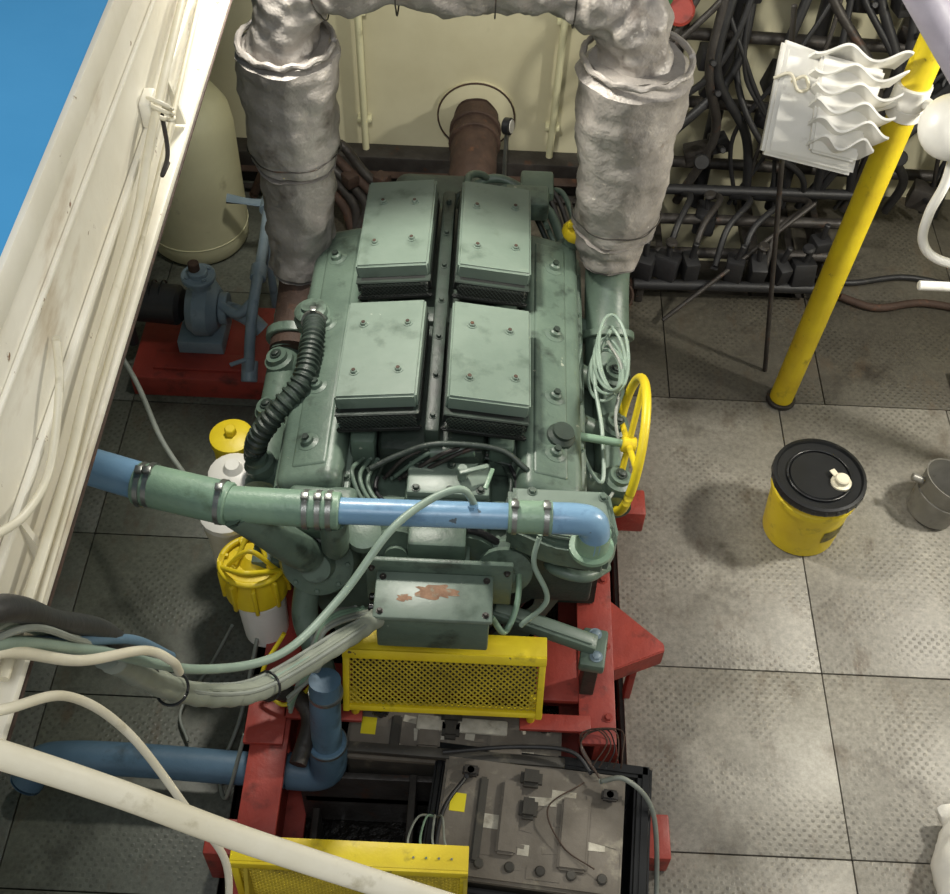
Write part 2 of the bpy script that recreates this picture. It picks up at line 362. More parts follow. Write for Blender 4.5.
tube(E,'drive_belt',[(-.12,1.77,.4),(-.12,1.77,.76),(-.02,1.77,.875),(.09,1.77,.8),(.17,1.77,.62),(.03,1.77,.3),(-.1,1.77,.19),(-.22,1.77,.3)],.010,BLK,closed=True)
for k,(x,z) in enumerate(((-.25,.75),(-.18,.7),(.2,.75))):
    tube(E,'coolant_loop',[(x,1.8,z),(x+.02,1.72,z+.04),(x+.1,1.70,z+.04),(x+.16,1.76,z)],.016,GREEN)
lathe(E,'water_pump_volute',[(.07,0),(.105,.01),(.11,.04),(.095,.075),(.05,.09),(.04,.12)],(-.40,1.8,.70),(0,-.8,.55),GREEN,32)
for i in range(8):
    t=i*math.pi/4; a,b,d=frame((0,-.8,.55)); bolt(E,Vector((-.40,1.8,.70))+(a*math.cos(t)+b*math.sin(t))*.08+d*.075,d,.007,GREEN)
tube(E,'pump_outlet',[(-.35,1.76,.8),(-.34,1.7,.88),(-.33,1.66,1.0),(-.33,1.655,1.06)],.035,GREEN,seg=18)
tube(E,'pump_inlet',[(-.43,1.74,.66),(-.44,1.68,.56),(-.40,1.6,.5),(-.365,1.5,.45)],.036,GREEN,seg=18)
lathe(E,'pump_cap',[(.045,0),(.045,.03),(.03,.035)],(-.27,1.73,.88),(0,-.2,1),GREEN,20)
bx(E,'front_corner_casting',-.48,-.30,1.74,1.88,.835,.90,GREEN,.02,seg=4)
for x in (-.46,-.39,-.32): bolt(E,(x,1.765,.90),(0,0,1),.009,GREEN)
cyl(E,'alternator_body',(.12,1.8,.5),(.12,1.95,.5),.07,GREEND)
prism(E,'thermostat_housing',[(.09,1.73),(.2,1.68),(.34,1.66),(.37,1.72),(.35,1.86),(.09,1.86)],'z',.86,.955,GREEN,.012)
prism(E,'thermostat_cover',[(.11,1.74),(.2,1.70),(.33,1.68),(.35,1.72),(.33,1.84),(.11,1.84)],'z',.955,.972,GREEN2,.004)
bx(E,'thermostat_support',.12,.33,1.74,1.86,.6,.87,GREEND,.01)
lathe(E,'thermostat_neck',[(.055,0),(.055,.012),(.042,.014),(.042,.07)],(.295,1.664,.972),(0,0,1),GREENH)
for p in ((.13,1.76),(.2,1.72),(.34,1.73),(.33,1.82),(.15,1.83)): bolt(E,(p[0],p[1],.972),(0,0,1),.009,GREEN)
for sgn,x0 in ((1,.40),(-1,-.60)):
    tube(E,'exhaust_manifold',[(x0,2.02,.66),(x0,2.3,.66),(x0,2.6,.67),(x0,2.8,.7)],.05,GREEN,seg=18)
    for i in range(4):
        y=2.08+i*.2
        lathe(E,'manifold_port',[(.045,0),(.045,.03),(.032,.035),(.032,.05)],(x0,y,.69),(sgn*.3,0,1),GREEN,20)
        tube(E,'manifold_branch',[(x0,y,.66),(x0-sgn*.07,y,.7),(x0-sgn*.13,y,.74)],.032,GREEN)
        bolt(E,(x0+sgn*.015,y,.742),(sgn*.3,0,1),.012,GREEND)
tube(E,'exhaust_elbow_starboard',[(.40,2.50,.66),(.40,2.6,.68),(.395,2.72,.74),(.39,2.80,.82),(.39,2.83,.92)],.07,GREEN,seg=20)
cyl(E,'elbow_flange',(.398,2.64,.70),(.397,2.66,.712),.085,GREEN)
tube(E,'exhaust_elbow_port',[(-.58,2.55,.66),(-.575,2.68,.70),(-.565,2.78,.78),(-.56,2.83,.86)],.075,RUST,seg=20)
cyl(E,'elbow_flange_port',(-.58,2.60,.67),(-.58,2.63,.68),.09,GREEN)
bx(E,'side_tray_starboard',.28,.36,1.98,2.8,.55,.62,GREEN,.01)
cyl(E,'flywheel_housing',(cx,3.02,.45),(cx,3.2,.45),.33,GREEN,bev=.03,seg=40)
bx(E,'gearbox',-.33,.1,3.2,3.45,.1,.7,GREEND,.05,seg=4)
bx(E,'rear_bracket',.06,.2,3.0,3.1,.86,.93,GREEN,.01)
bx(E,'rear_cooler_box',.11,.22,3.12,3.24,.8,.88,GREEN,.01)
tube(E,'rear_pipe',[(-.1,3.05,.8),(-.05,3.15,.86),(.05,3.18,.88),(.2,3.1,.83),(.25,2.98,.8)],.016,GREEN)
tube(E,'rear_pipe_b',[(-.06,2.98,.93),(-.06,3.1,.95),(.0,3.18,.88),(.02,3.24,.7)],.012,GREEN)
for q in range(6):
    tube(E,'rear_line',[(-.1+q*.06,3.0,.84),(-.08+q*.05,3.08+.02*q,.9-.02*q),(.1+q*.03,3.15,.86),(.22+.02*q,3.0,.75)],.009,random.choice([GREEN,DSTEEL,GREEND]))
for x in (-.53,.38):
    for y in (2.0,2.85):
        prism(E,'engine_mount',[(y-.08,.3),(y+.08,.3),(y+.05,.5),(y-.05,.5)],'x',min(x,x*.55),max(x,x*.55),GREEND,.005)
box(E,'front_arm',(.21,1.68,.56),(.30,.05,.04),GREEN,(0,12,-12),.008)
box(E,'front_arm_top',(.21,1.68,.582),(.28,.03,.008),GREEN2,(0,12,-12),.003)
box(E,'front_arm_pad',(.35,1.65,.50),(.07,.12,.04),GREEN,(0,0,-8),.008)
bolt(E,(.355,1.69,.52),(0,0,1),.012,BLUEG); bolt(E,(.355,1.62,.52),(0,0,1),.012,BLUEG)
bx(E,'front_arm_post',.33,.37,1.62,1.68,.29,.49,GREEND,.004)
H=grp('corrugated_breather_hose')
pts=[(-.48,2.44,.93),(-.47,2.36,.955),(-.472,2.28,.95),(-.485,2.2,.93),(-.55,2.13,.88),(-.605,2.10,.80),(-.63,2.12,.68)]
tube(H,'hose',pts,.028,GREEND,seg=16,n=22,rf=lambda t:.027+.006*(math.sin(t*2*math.pi*30)>0))
clamp(H,(-.479,2.43,.935),(0,-1,.3),.034)

g=grp('cooling_water_pipe')
cyl(g,'blue_inlet_pipe',(-1.6,1.97,1.06),(-.76,1.70,1.1),.046,BLUE)
cyl(g,'green_rubber_hose',(-.80,1.705,1.1),(-.57,1.655,1.1),.052,GREENH)
cyl(g,'green_elbow_hose',(-.58,1.657,1.1),(-.31,1.65,1.1),.043,GREENH,.045)
tube(g,'tee_branch',[(-.56,1.65,1.09),(-.5,1.66,1.0),(-.45,1.68,.9),(-.42,1.72,.8)],.046,GREEN,seg=18)
cyl(g,'blue_crossover_pipe',(-.33,1.65,1.1),(.27,1.66,1.1),.032,BLUE)
cyl(g,'green_coupling',(.085,1.657,1.1),(.19,1.658,1.1),.040,GREENH)
tube(g,'blue_elbow',[(.18,1.658,1.1),(.25,1.658,1.1),(.285,1.659,1.085),(.295,1.66,1.04),(.295,1.66,1.0)],.038,BLUE,seg=20)
for x in (-.785,-.765,-.59): clamp(g,(x,1.70 if x<-.7 else 1.66,1.1),(1,-.15,0),.053)
for x in (-.36,-.335,-.39): clamp(g,(x,1.65,1.1),(1,0,0),.046)
for x in (.1,.175): clamp(g,(x,1.657,1.1),(1,0,0),.041)
for x in (.0,): lathe(g,'pipe_plug',[(.01,0),(.01,.012)],(x,1.655,1.13),(0,0,1),BLUE,6)

g=grp('insulated_exhaust_pipe')
def lag(nm,pts,rf,l=.015,n=16): tube(g,nm,pts,.1,LAG,seg=56,n=n,rf=rf,lump=l,lfreq=10)
lag('port_lower',[(-.57,2.8,.80),(-.562,2.83,.95),(-.56,2.83,1.28)],lambda t:.105)
lag('port_sleeve',[(-.56,2.83,1.2),(-.557,2.83,1.42),(-.553,2.83,1.58)],lambda t:(.125+.016*t) if t<.95 else .118)
lag('starboard_lower',[(.39,2.81,.88),(.39,2.83,.98),(.39,2.83,1.2)],lambda t:.088+.025*min(1,t*2))
lag('starboard_sleeve',[(.39,2.83,1.0),(.388,2.83,1.3),(.385,2.83,1.58)],lambda t:(.122+.033*t) if t<.95 else .125)
lag('arch',[(-.555,2.83,1.5),(-.55,2.83,1.64),(-.49,2.83,1.76),(-.38,2.83,1.79),(-.1,2.83,1.80),(.18,2.83,1.79),(.31,2.83,1.75),(.375,2.83,1.64),(.383,2.83,1.5)],lambda t:.095+.004*math.sin(t*40),.022,18)
for c_,r_ in (((-.553,2.83,1.585),.128),((.385,2.83,1.585),.146)):
    tube(g,'sleeve_torn_edge',[Vector(c_)+Vector((math.cos(i*.2618)*r_,math.sin(i*.2618)*r_,.006*math.sin(i*3.1))) for i in range(24)],.009,LAG,closed=True,seg=8,n=3,lump=.003,lfreq=40)
for p,a,r in (((-.46,2.83,1.77),(1,0,.3),.10),((-.25,2.83,1.795),(1,0,0),.099),((.0,2.83,1.8),(1,0,0),.099),((.2,2.83,1.785),(1,0,0),.1),((-.56,2.83,1.25),(0,0,1),.13),((.39,2.83,1.06),(0,0,1),.13)):
    tube(g,'lagging_wire',[Vector(p)+(frame(a)[0]*math.cos(i*.314)+frame(a)[1]*math.sin(i*.314))*(r+.003+.004*math.sin(i*2)) for i in range(20)],.0022,DSTEEL,closed=True,seg=6,n=3)

g=grp('wall_exhaust_stub')
sx,sz=-.06,.33
lathe(g,'wall_flange_ring',[(.165,0),(.165,.012),(.158,.016)],(sx,4.3,sz),(0,-1,0),CREAM,40)
ring(g,'rust_ring',(sx,4.285,sz),(0,1,0),.162,.004,RUST)
tube(g,'rusty_pipe',[(sx,4.28,sz),(sx,4.1,sz),(sx,3.9,sz-.02),(sx,3.75,sz-.06)],.095,RUST,seg=28,lump=.006,lfreq=20)
for y in (4.2,4.12): cyl(g,'pipe_collar',(sx,y,sz),(sx,y-.03,sz),.108,RUST)
g=grp('pressure_gauge')
cyl(g,'gauge_stem',(.06,3.5,.60),(.06,3.5,.83),.008,STEEL); cyl(g,'gauge_pipe',(.06,3.5,.0),(.06,3.5,.62),.02,GREEND)
cyl(g,'gauge_body',(.05,3.50,.86),(.075,3.49,.865),.03,BLKP); cyl(g,'gauge_dial',(.0755,3.49,.865),(.077,3.4895,.8653),.024,WHITE)
for i,(p,q) in enumerate((((-.53,4.26,.02),(-.55,4.26,2.2)),((.26,4.26,.02),(.30,4.26,2.2)))):
    g=grp('wall_riser_pipe'); cyl(g,'riser',p,q,.015,TANKM)
    for z in (.3,.8): box(g,'pipe_strap',(p[0]+(q[0]-p[0])*z/2.2,4.28,z),(.06,.04,.02),TANKM)
g=grp('rusty_bilge_pipework')
for k in range(5):
    tube(g,'pipe',[(-1.0+.08*k,4.05,.05),(-.9+.07*k,4.0,.25+.03*k),(-.75+.06*k,3.95,.28),(-.6+.05*k,3.9,.15),(-.55,3.85,.02)],.02,random.choice([RUST,DSTEEL,RUST]))
for k in range(4): box(g,'rusty_fitting',(-.82+.13*k,3.92,.26),(.06,.06,.06),RUST,(0,0,20*k),.01)
g=grp('water_pressure_tank')
lathe(g,'tank_shell',[(.12,.0),(.185,.008),(.2,.03),(.205,.08),(.205,.56),(.195,.63),(.16,.69),(.08,.73),(.02,.74)],(-1.19,3.82,.0),(0,0,1),TANKM,48)
ring(g,'tank_weld',(-1.19,3.82,.10),(0,0,1),.205,.003,TANKM)
cyl(g,'tank_top_fitting',(-1.19,3.82,.73),(-1.19,3.82,.78),.03,BLUEG)
g=grp('water_pump')
bx(g,'red_base',-1.28,-.78,2.93,3.32,0,.10,RED,.006)
bx(g,'red_base_slot',-1.2,-.85,2.97,3.05,.10,.115,RED,.004)
cyl(g,'motor',(-1.38,3.17,.26),(-1.10,3.15,.26),.075,BLK,bev=.015)
for i in range(6): ring(g,'motor_fin',(-1.35+i*.035,3.168,.26),(1,0,0),.077,.004,BLKP,6,28)
lathe(g,'pump_volute',[(.05,0),(.09,.01),(.11,.04),(.105,.09),(.07,.12)],(-1.08,3.15,.26),(1,-.05,0),BLUEG,32)
cyl(g,'pump_flange',(-.96,3.145,.26),(-.93,3.145,.26),.06,BLUEG)
tube(g,'suction_elbow',[(-.95,3.145,.26),(-.9,3.13,.26),(-.84,3.1,.25),(-.80,3.08,.22)],.03,BLUEG)
cyl(g,'discharge_neck',(-1.02,3.15,.33),(-1.02,3.15,.44),.04,BLUEG,.035); cyl(g,'discharge_flange',(-1.02,3.15,.40),(-1.02,3.15,.42),.062,BLUEG)
for i in range(4): bolt(g,(-1.02+.045*math.cos(i*1.571+.7),3.15+.045*math.sin(i*1.571+.7),.42),(0,0,1),.008,BLUEG)
cyl(g,'priming_cap',(-1.03,3.15,.44),(-1.03,3.15,.475),.02,RUST)
bx(g,'pump_foot',-1.12,-.95,3.05,3.24,.1,.17,BLUEG,.01)
cyl(g,'foot_left',(-1.3,3.1,.1),(-1.3,3.1,.19),.02,BLK)
g=grp('freshwater_pipework')
tube(g,'riser_pipe',[(-.84,2.95,.13),(-.83,3.0,.25),(-.82,3.1,.35),(-.82,3.35,.38),(-.84,3.6,.36)],.02,BLUEG)
tube(g,'cross_pipe',[(-1.0,3.62,.38),(-.84,3.62,.36),(-.75,3.6,.35)],.02,BLUEG,smooth=False)
cyl(g,'union_a',(-.82,3.2,.36),(-.82,3.26,.37),.03,BLUEG); cyl(g,'union_b',(-.84,3.58,.36),(-.84,3.66,.36),.032,BLUEG)
tube(g,'branch_a',[(-.82,3.1,.35),(-.88,3.08,.3),(-.95,3.12,.3)],.018,BLUEG)
cyl(g,'valve_body',(-.84,2.93,.10),(-.84,2.99,.15),.03,BLUEG); box(g,'valve_handle',(-.86,2.95,.19),(.09,.018,.008),BLUEG,(0,0,30))
cyl(g,'drop_leg',(-.82,3.42,.0),(-.82,3.42,.38),.016,BLUEG)
tube(g,'left_riser',[(-.84,3.62,0),(-.84,3.62,.36)],.016,BLUEG,smooth=False)
g=grp('oil_filter_canister')
lathe(g,'can',[(.045,0),(.058,.02),(.06,.22),(.065,.225),(.065,.25),(.04,.26)],(-.73,2.26,.36),(0,0,1),YEL,28)
cyl(g,'can_nut',(-.73,2.26,.62),(-.73,2.26,.645),.018,YEL,seg=6); box(g,'can_bracket',(-.62,2.26,.5),(.2,.04,.03),GREEN)
g=grp('fuel_filter_pair')
for y in (1.98,2.12):
    lathe(g,'filter_can',[(.04,0),(.062,.02),(.065,.2),(.07,.205),(.07,.24),(.06,.25)],(-.70,y,.34),(0,0,1),HOSEW,28)
    lathe(g,'filter_head',[(.075,0),(.075,.02),(.06,.03),(.03,.04),(.02,.06)],(-.70,y,.59),(0,0,1),WHITE,20)
bx(g,'filter_bridge',-.75,-.65,1.95,2.16,.60,.62,WHITE,.006); box(g,'filter_arm',(-.58,2.05,.58),(.2,.05,.04),GREEN)
g=grp('lube_oil_filter')
lathe(g,'white_can',[(.04,0),(.065,.02),(.07,.2),(.07,.22)],(-.59,1.80,.26),(0,0,1),WHITE,28)
lathe(g,'yellow_housing',[(.07,0),(.088,.01),(.09,.05),(.08,.10),(.085,.105),(.085,.12),(.04,.125),(.02,.15)],(-.60,1.81,.47),(0,.15,1),YEL,28)
for i in range(9):
    t=i*2*math.pi/9; box(g,'housing_rib',(-.60+.087*math.cos(t),1.815+.087*math.sin(t),.54),(.022,.012,.12),YEL,(0,0,math.degrees(t)),.004)
ring(g,'housing_rim',(-.60,1.825,.60),(0,.15,1),.09,.009,YEL)
for i in range(3): tube(g,'cage_bar',[(-.69+.02*i,1.80,.6),(-.6,1.74+.07*i,.67),(-.51-.02*i,1.80,.6)],.007,YEL)
box(g,'filter_base',(-.52,1.85,.6),(.16,.09,.05),GREEN)
g=grp('valve_handwheel')
c0=Vector((.43,2.14,.80)); ax=Vector((1,-.05,-.13)).normalized(); a,b,d=frame(ax)
ring(g,'rim',c0,ax,.190,.013,YEL,12,56)
for i in range(4):
    t=i*math.pi/2+.5; q=(a*math.cos(t)+b*math.sin(t)); cyl(g,'spoke',c0+q*.02,c0+q*.185,.009,YEL,seg=10)
cyl(g,'hub',c0-d*.02,c0+d*.02,.024,YEL); cyl(g,'stem',c0-d*.15,c0,.012,GREENH)
g=grp('coiled_cable')
for k in range(5):
    pts=[]; 
    for i in range(14):
        t=i*2*math.pi/14; pts.append((.37+.045*math.cos(t)+.006*k,2.40+(.10+.01*k)*math.sin(t)+.012*k,.80+.012*k+.02*math.cos(t+k)))
    tube(g,'coil_loop',pts,.005,HOSEGR,closed=True,seg=8,n=4)
tube(g,'cable_tail',[(.30,2.5,.82),(.28,2.3,.80),(.31,2.12,.76),(.36,2.05,.74),(.36,2.2,.78),(.34,2.4,.82),(.40,2.6,.8)],.006,HOSEGR,seg=8)
tube(g,'cable_tail_b',[(.38,2.5,.84),(.42,2.4,.82),(.40,2.25,.78),(.42,2.1,.72),(.34,1.95,.7)],.005,WIRE,seg=8)
g=grp('engine_junction_box')
oy=.03
bx(g,'box_body',-.225,.055,1.49+oy,1.61+oy,.70,.85,GREEN,.006)
bx(g,'box_lid',-.232,.062,1.483+oy,1.617+oy,.84,.856,GREEN2,.004)
bx(g,'mount_plate',-.26,.11,1.618+oy,1.632+oy,.72,.90,GREEN,.003)
bx(g,'mount_shelf',-.16,.0,1.65,1.8,.80,.83,GREEN,.004)
bx(g,'upper_block',-.16,-.01,1.70,1.78,.83,.90,GREEN,.01)
for x,y in ((-.215,1.53),(-.215,1.63),(.045,1.53),(.045,1.63)): bolt(g,(x,y,.856),(0,0,1),.006,DSTEEL)
for x in (-.245,.095): bolt(g,(x,1.648,.87),(0,-1,0),.006,DSTEEL)
V=[];n=40
for i in range(n):
    t=2*math.pi*i/n; rr=1+.7*noise.noise(Vector((math.cos(t)*2.6,math.sin(t)*2.6,3)))
    V.append((-.08+.055*rr*math.cos(t),1.59+.020*rr*math.sin(t),.8565))
mesh(g,'bare_rust_patch',V,[tuple(range(n))],PATCH)
V=[(p[0]*.35-.13,(p[1]-1.59)*.5+1.57,.8566) for p in V]; mesh(g,'bare_rust_patch_small',V,[tuple(range(n))],PATCH)
for i in range(3): cyl(g,'cable_gland',(-.225,1.55+i*.03,.79),(-.25,1.55+i*.03,.79),.011,BLKP,seg=12)
def guard(nm,x0,x1,y,z0,z1,tilt,sag=0):
    g=grp(nm)
    dy=math.sin(R(tilt))*(z1-z0)
    def P(x,z): return Vector((x,y+(z-z0)/(z1-z0)*dy,z))
    def bar(n_,a,b,w,dp):
        d=(b-a); c=(a+b)/2; L=d.length
        if abs(d.x)>abs(d.z): box(g,n_,c,(L,dp,w),YEL,(-tilt,0,0),.003)
        else: box(g,n_,c,(w,dp,L),YEL,(-tilt,0,0),.003)
    bar('frame_top',P(x0,z1),P(x1,z1),.028,.025); bar('frame_bottom',P(x0,z0+.01),P(x1,z0+.01),.018,.025)
    bar('frame_left',P(x0+.01,z0),P(x0+.01,z1),.018,.025); bar('frame_right',P(x1-.01,z0),P(x1-.01,z1),.018,.025)
    box(g,'top_flange',P((x0+x1)/2,z1+.013)+Vector((0,.025,0)),(x1-x0,.06,.006),YEL,(0,0,0),.002)
    e=(P(0,z1)-P(0,z0)).normalized()
    lattice(g,'guard_mesh',P(x0+.015,z0+.01),(1,0,0),e,x1-x0-.03,(P(0,z1)-P(0,z0)).length-.02,.0085,.0076,YELD)
    return g
g=guard('belt_guard',-.325,.215,1.49,.41,.59,24)
box(g,'dark_backing',(-.055,1.575,.50),(.50,.006,.17),BATTD,(-24,0,0),.001)  # added dark sheet, only to darken what shows through the mesh
cyl(g,'post_left',(-.30,1.53,0.31),(-.30,1.53,.44),.012,YEL); cyl(g,'post_right',(.19,1.53,.29),(.19,1.53,.44),.012,YEL)
bx(g,'post_foot',.16,.36,1.50,1.55,.295,.31,RED,.003)
bx(g,'post_foot_left',-.5,-.28,1.50,1.55,.30,.315,RED,.003)
g=guard('belt_guard',-.53,.03,.985,.30,.58,3)
prism(g,'gusset_right',[(.995,.3),(.995,.58),(.87,.3)],'x',.02,.03,YELD,.001)
prism(g,'gusset_left',[(.995,.3),(.995,.58),(.88,.3)],'x',-.5,-.49,YELD,.001)
prism(g,'gusset_mid',[(.995,.3),(.995,.5),(.88,.3)],'x',-.2,-.19,YELD,.001)
g=grp('engine_bed_frame')
for nm,x,y0 in (('port',-.53,.75),('starboard',.38,1.47)):
    bx(g,nm+'_top_flange',x-.052,x+.052,y0,3.1,.28,.30,RED,.003)
    bx(g,nm+'_web',x-.008,x+.008,y0,3.1,-.16,.28,RED,0)
    bx(g,nm+'_bottom_flange',x-.07,x+.07,y0,3.1,-.16,-.14,RED,.003)
    for i in range(7): bolt(g,(x+.03,1.55+i*.23,.30),(0,0,1),.010,RED)
    for i in range(4):
        y=1.5+i*.48; s=1 if x>0 else -1
        prism(g,nm+'_gusset',[(x,.28),(x+s*.05,.28),(x+s*.10,0),(x,0)],'y',y,y+.012,RED,0)
prism(g,'triangular_bracket',[(.42,1.95),(.585,1.80),(.585,1.775),(.42,1.70)],'z',.22,.296,RED,.003)
bx(g,'bracket_leg',.50,.52,1.77,1.81,-.16,.23,RED,.002)
bx(g,'front_cross_member',-.53,.38,1.68,1.74,.10,.2,RED,.004)
bx(g,'cross_plate',.20,.36,1.60,1.84,.275,.295,RED,.003)
bx(g,'port_inner_plate',-.60,-.49,1.42,1.6,.3,.315,RED,.003)
bx(g,'stub_starboard',.52,.60,1.23,1.36,.0,.10,RED,.006)
bx(g,'stub_port',-.68,-.58,1.15,1.25,.01,.2,RED,.006)
bx(g,'stub_aft',.43,.56,2.28,2.38,.18,.28,RED,.006)
g=grp('seawater_pipe')
tube(g,'run',[(-1.25,1.38,.06),(-1.2,1.42,.12),(-1.1,1.43,.14),(-.9,1.43,.14),(-.6,1.42,.14),(-.45,1.42,.14)],.048,BLUED,seg=20)
tube(g,'elbow',[(-.50,1.42,.14),(-.41,1.42,.14),(-.375,1.425,.18),(-.37,1.43,.28)],.053,BLUED,seg=20)
tube(g,'riser',[(-.37,1.43,.26),(-.365,1.44,.45),(-.36,1.47,.6)],.042,BLUED,seg=20)
cyl(g,'coupling',(-.37,1.43,.25),(-.368,1.432,.32),.054,BLUED)
clamp(g,(-.369,1.433,.31),(0,0,1),.054); clamp(g,(-.36,1.46,.55),(0,.1,1),.044)
def battery(name,c,s,rotz,tray=False):
    g=grp(name); Mz=Matrix.Translation(c)@Matrix.Rotation(R(rotz),4,'Z')
    def b(nm,cc,ss,m,bev=.005,r=(0,0,0)):
        bm=bmesh.new(); bmesh.ops.create_cube(bm,size=1); bm.transform(Matrix.Diagonal((*ss,1)))
        bmesh.ops.bevel(bm,geom=bm.edges[:],offset=min(bev,min(ss)*.4),segments=2,affect='EDGES')
        bm.transform(Mz@Matrix.Translation(cc)@rotm([R(q) for q in r])); me=bpy.data.meshes.new(nm); bm.to_mesh(me); bm.free(); return link(me,nm,g,m)
    def cy(nm,p1,p2,r,m,**k): return cyl(g,nm,Mz@Vector(p1),Mz@Vector(p2),r,m,**k)
    w,l,h=s
    b('case',(0,0,-h/2),(w,l,h),BATTD,.008); b('lid',(0,0,-.012),(w+.008,l+.008,.03),BATT,.008)
    b('cell_cover_a',(-w*.12,l*.02,.01),(w*.11,l*.62,.02),BATT,.006)
    b('cell_cover_b',(w*.24,-l*.05,.008),(w*.16,l*.6,.018),BATT,.006)
    b('lid_ridge',(-w*.28,-l*.02,.006),(w*.05,l*.72,.014),BATTD,.005)
    b('carry_handle',(-w*.02,l*.36,.02),(.06,.05,.03),BATTD,.01); b('carry_handle',(-w*.02,l*.1,.02),(.05,.06,.028),BATTD,.01)
    for i in range(6): cy('cell_cap',(-w*.42+i*w*.165,-l*.38,0),(-w*.42+i*w*.165,-l*.38,.012),.014,BATTD,seg=16)
    for q,t in ((-.36,.36),(.42,.3)): cy('terminal_post',(w*q,l*t,0),(w*q,l*t,.03),.013,BLKP,seg=14); b('terminal_clamp',(w*q,l*t,.02),(.045,.03,.02),DSTEEL,.005)
    b('warning_label',(-w*.41,l*.1,.0035),(.042,.052,.0015),LBL,.0003)
    for i in range(16):
        b('acid_residue',(random.uniform(-.3,.42)*w,random.uniform(-.42,.42)*l,.0035+random.uniform(0,.001)),(random.uniform(.02,.09),random.uniform(.01,.04),.001),random.choice([DUSTW,BATT]),.0003,(0,0,random.uniform(-10,10)))
    return g,b,Mz
g,b,Mz=battery('battery',(.195,1.245,.27),(.49,.33,.24),-5)
g2=grp('battery_tray')
def tr(nm,x0,x1,y0,y1,z0,z1):
    bm=bmesh.new(); bmesh.ops.create_cube(bm,size=1); bm.transform(Matrix.Translation(((x0+x1)/2,(y0+y1)/2,(z0+z1)/2))@Matrix.Diagonal((x1-x0,y1-y0,z1-z0,1)))
    bmesh.ops.bevel(bm,geom=bm.edges[:],offset=.008,segments=3,affect='EDGES'); bm.transform(Mz@Matrix.Translation((.015,0,-.27))); me=bpy.data.meshes.new(nm); bm.to_mesh(me); bm.free(); link(me,nm,g2,BLKP)
tr('rim_left',-.295,-.268,-.2,.2,-.02,.24); tr('rim_right',.262,.29,-.2,.2,-.02,.24)
tr('rim_back',-.295,.29,.175,.2,-.02,.24); tr('rim_front',-.295,.29,-.2,-.175,-.02,.24); tr('tray_bottom',-.29,.285,-.2,.2,-.03,-.005)
tr('lip_back',-.31,.305,.185,.22,.215,.245); tr('lip_right',.275,.31,-.21,.22,.215,.245)
g,b,Mz=battery('battery',(-.02,1.50,.235),(.60,.15,.22),-2)
box(g,'hold_down_bar',(-.03,1.435,.262),(.64,.03,.02),BATTD,(0,0,-2),.004)
box(g,'acid_crust',(-.0,1.53,.252),(.26,.045,.014),DUSTW,(0,0,-2),.006)
g=grp('battery_support_frame')
bx(g,'bearer_a',-.45,.50,1.40,1.44,-.02,.018,DSTEEL,.003); bx(g,'bearer_b',-.45,.50,1.1,1.14,-.06,-.035,DSTEEL,.003)
bx(g,'bearer_c',-.42,-.40,1.0,1.36,-.16,.03,DSTEEL,.003); bx(g,'bearer_d',-.46,.33,1.40,1.42,-.16,.15,DSTEEL,.003)
bx(g,'bearer_e',-.14,-.12,1.0,1.40,-.16,.2,DSTEEL,.003)
g=grp('battery_cables')
tube(g,'lead_a',[(.38,1.36,.30),(.45,1.36,.32),(.53,1.30,.25),(.56,1.15,.05),(.54,1.0,.03)],.007,WIRE)
tube(g,'lead_b',[(.36,1.38,.30),(.30,1.44,.31),(.15,1.45,.30),(-.05,1.42,.31)],.006,BLK)
tube(g,'lead_c',[(.02,1.36,.30),(-.04,1.25,.32),(-.06,1.1,.30),(-.08,.95,.3)],.006,BLK)
for i in range(5): tube(g,'loose_wire',[(.36+.02*i,1.40,.3),(.40+.01*i,1.46-.01*i,.34),(.36+.02*i,1.5,.33),(.33,1.45+.01*i,.31),(.38,1.37,.3)],.002,random.choice([RUST,RUST,BLK]),seg=6)
for i in range(4): tube(g,'loose_wire',[(-.1+.03*i,1.02,.6),(-.12+.03*i,1.1,.5),(-.1+.02*i,1.2,.4),(-.06,1.24,.3)],.003,random.choice([YEL,WIRE,GREENH]),seg=6)
tube(g,'thin_wire',[(.34,1.36,.29),(.24,1.28,.3),(.28,1.18,.29),(.36,1.12,.3)],.002,RUST,seg=6)
g=grp('flexible_grey_hose')
tube(g,'hose',[(-.54,1.52,.44),(-.46,1.53,.38),(-.42,1.48,.34),(-.44,1.36,.32)],.024,DSTEEL,seg=16)
cyl(g,'hose_end',(-.57,1.52,.46),(-.52,1.52,.42),.03,DSTEEL)

B=grp('engine_cable_loom')
main=[(-.60,.66,2.14),(-.555,.74,2.08),(-.565,.84,1.88),(-.575,.93,1.68),(-.56,1.07,1.3),(-.50,1.15,1.12),(-.43,1.24,1.0),(-.30,1.41,.9),(-.225,1.53,.82)]
tube(B,'loom_sleeve',main[3:],.024,HOSEG,seg=16,rf=lambda t:.024+.0015*math.sin(t*90))
for k in range(4):
    o=Vector((random.uniform(-.018,.018),random.uniform(-.015,.015),.024+random.uniform(0,.01)))
    tube(B,'loom_wire',[Vector(p)+o*(1 if 0<i<8 else .4)+Vector((0,0,random.uniform(-.006,.006))) for i,p in enumerate(main)],.005,random.choice([HOSEG,WIRE,HOSEGR]),seg=8)
for i in (4,6): ring(B,'cable_tie',main[i],Vector(main[i+1])-Vector(main[i-1]),.032,.003,BLKP)
g=grp('black_hose'); tube(g,'hose',[(-.60,.60,2.24),(-.54,.70,2.2),(-.56,.82,1.97),(-.56,.93,1.75),(-.565,1.02,1.45)],.017,BLK)
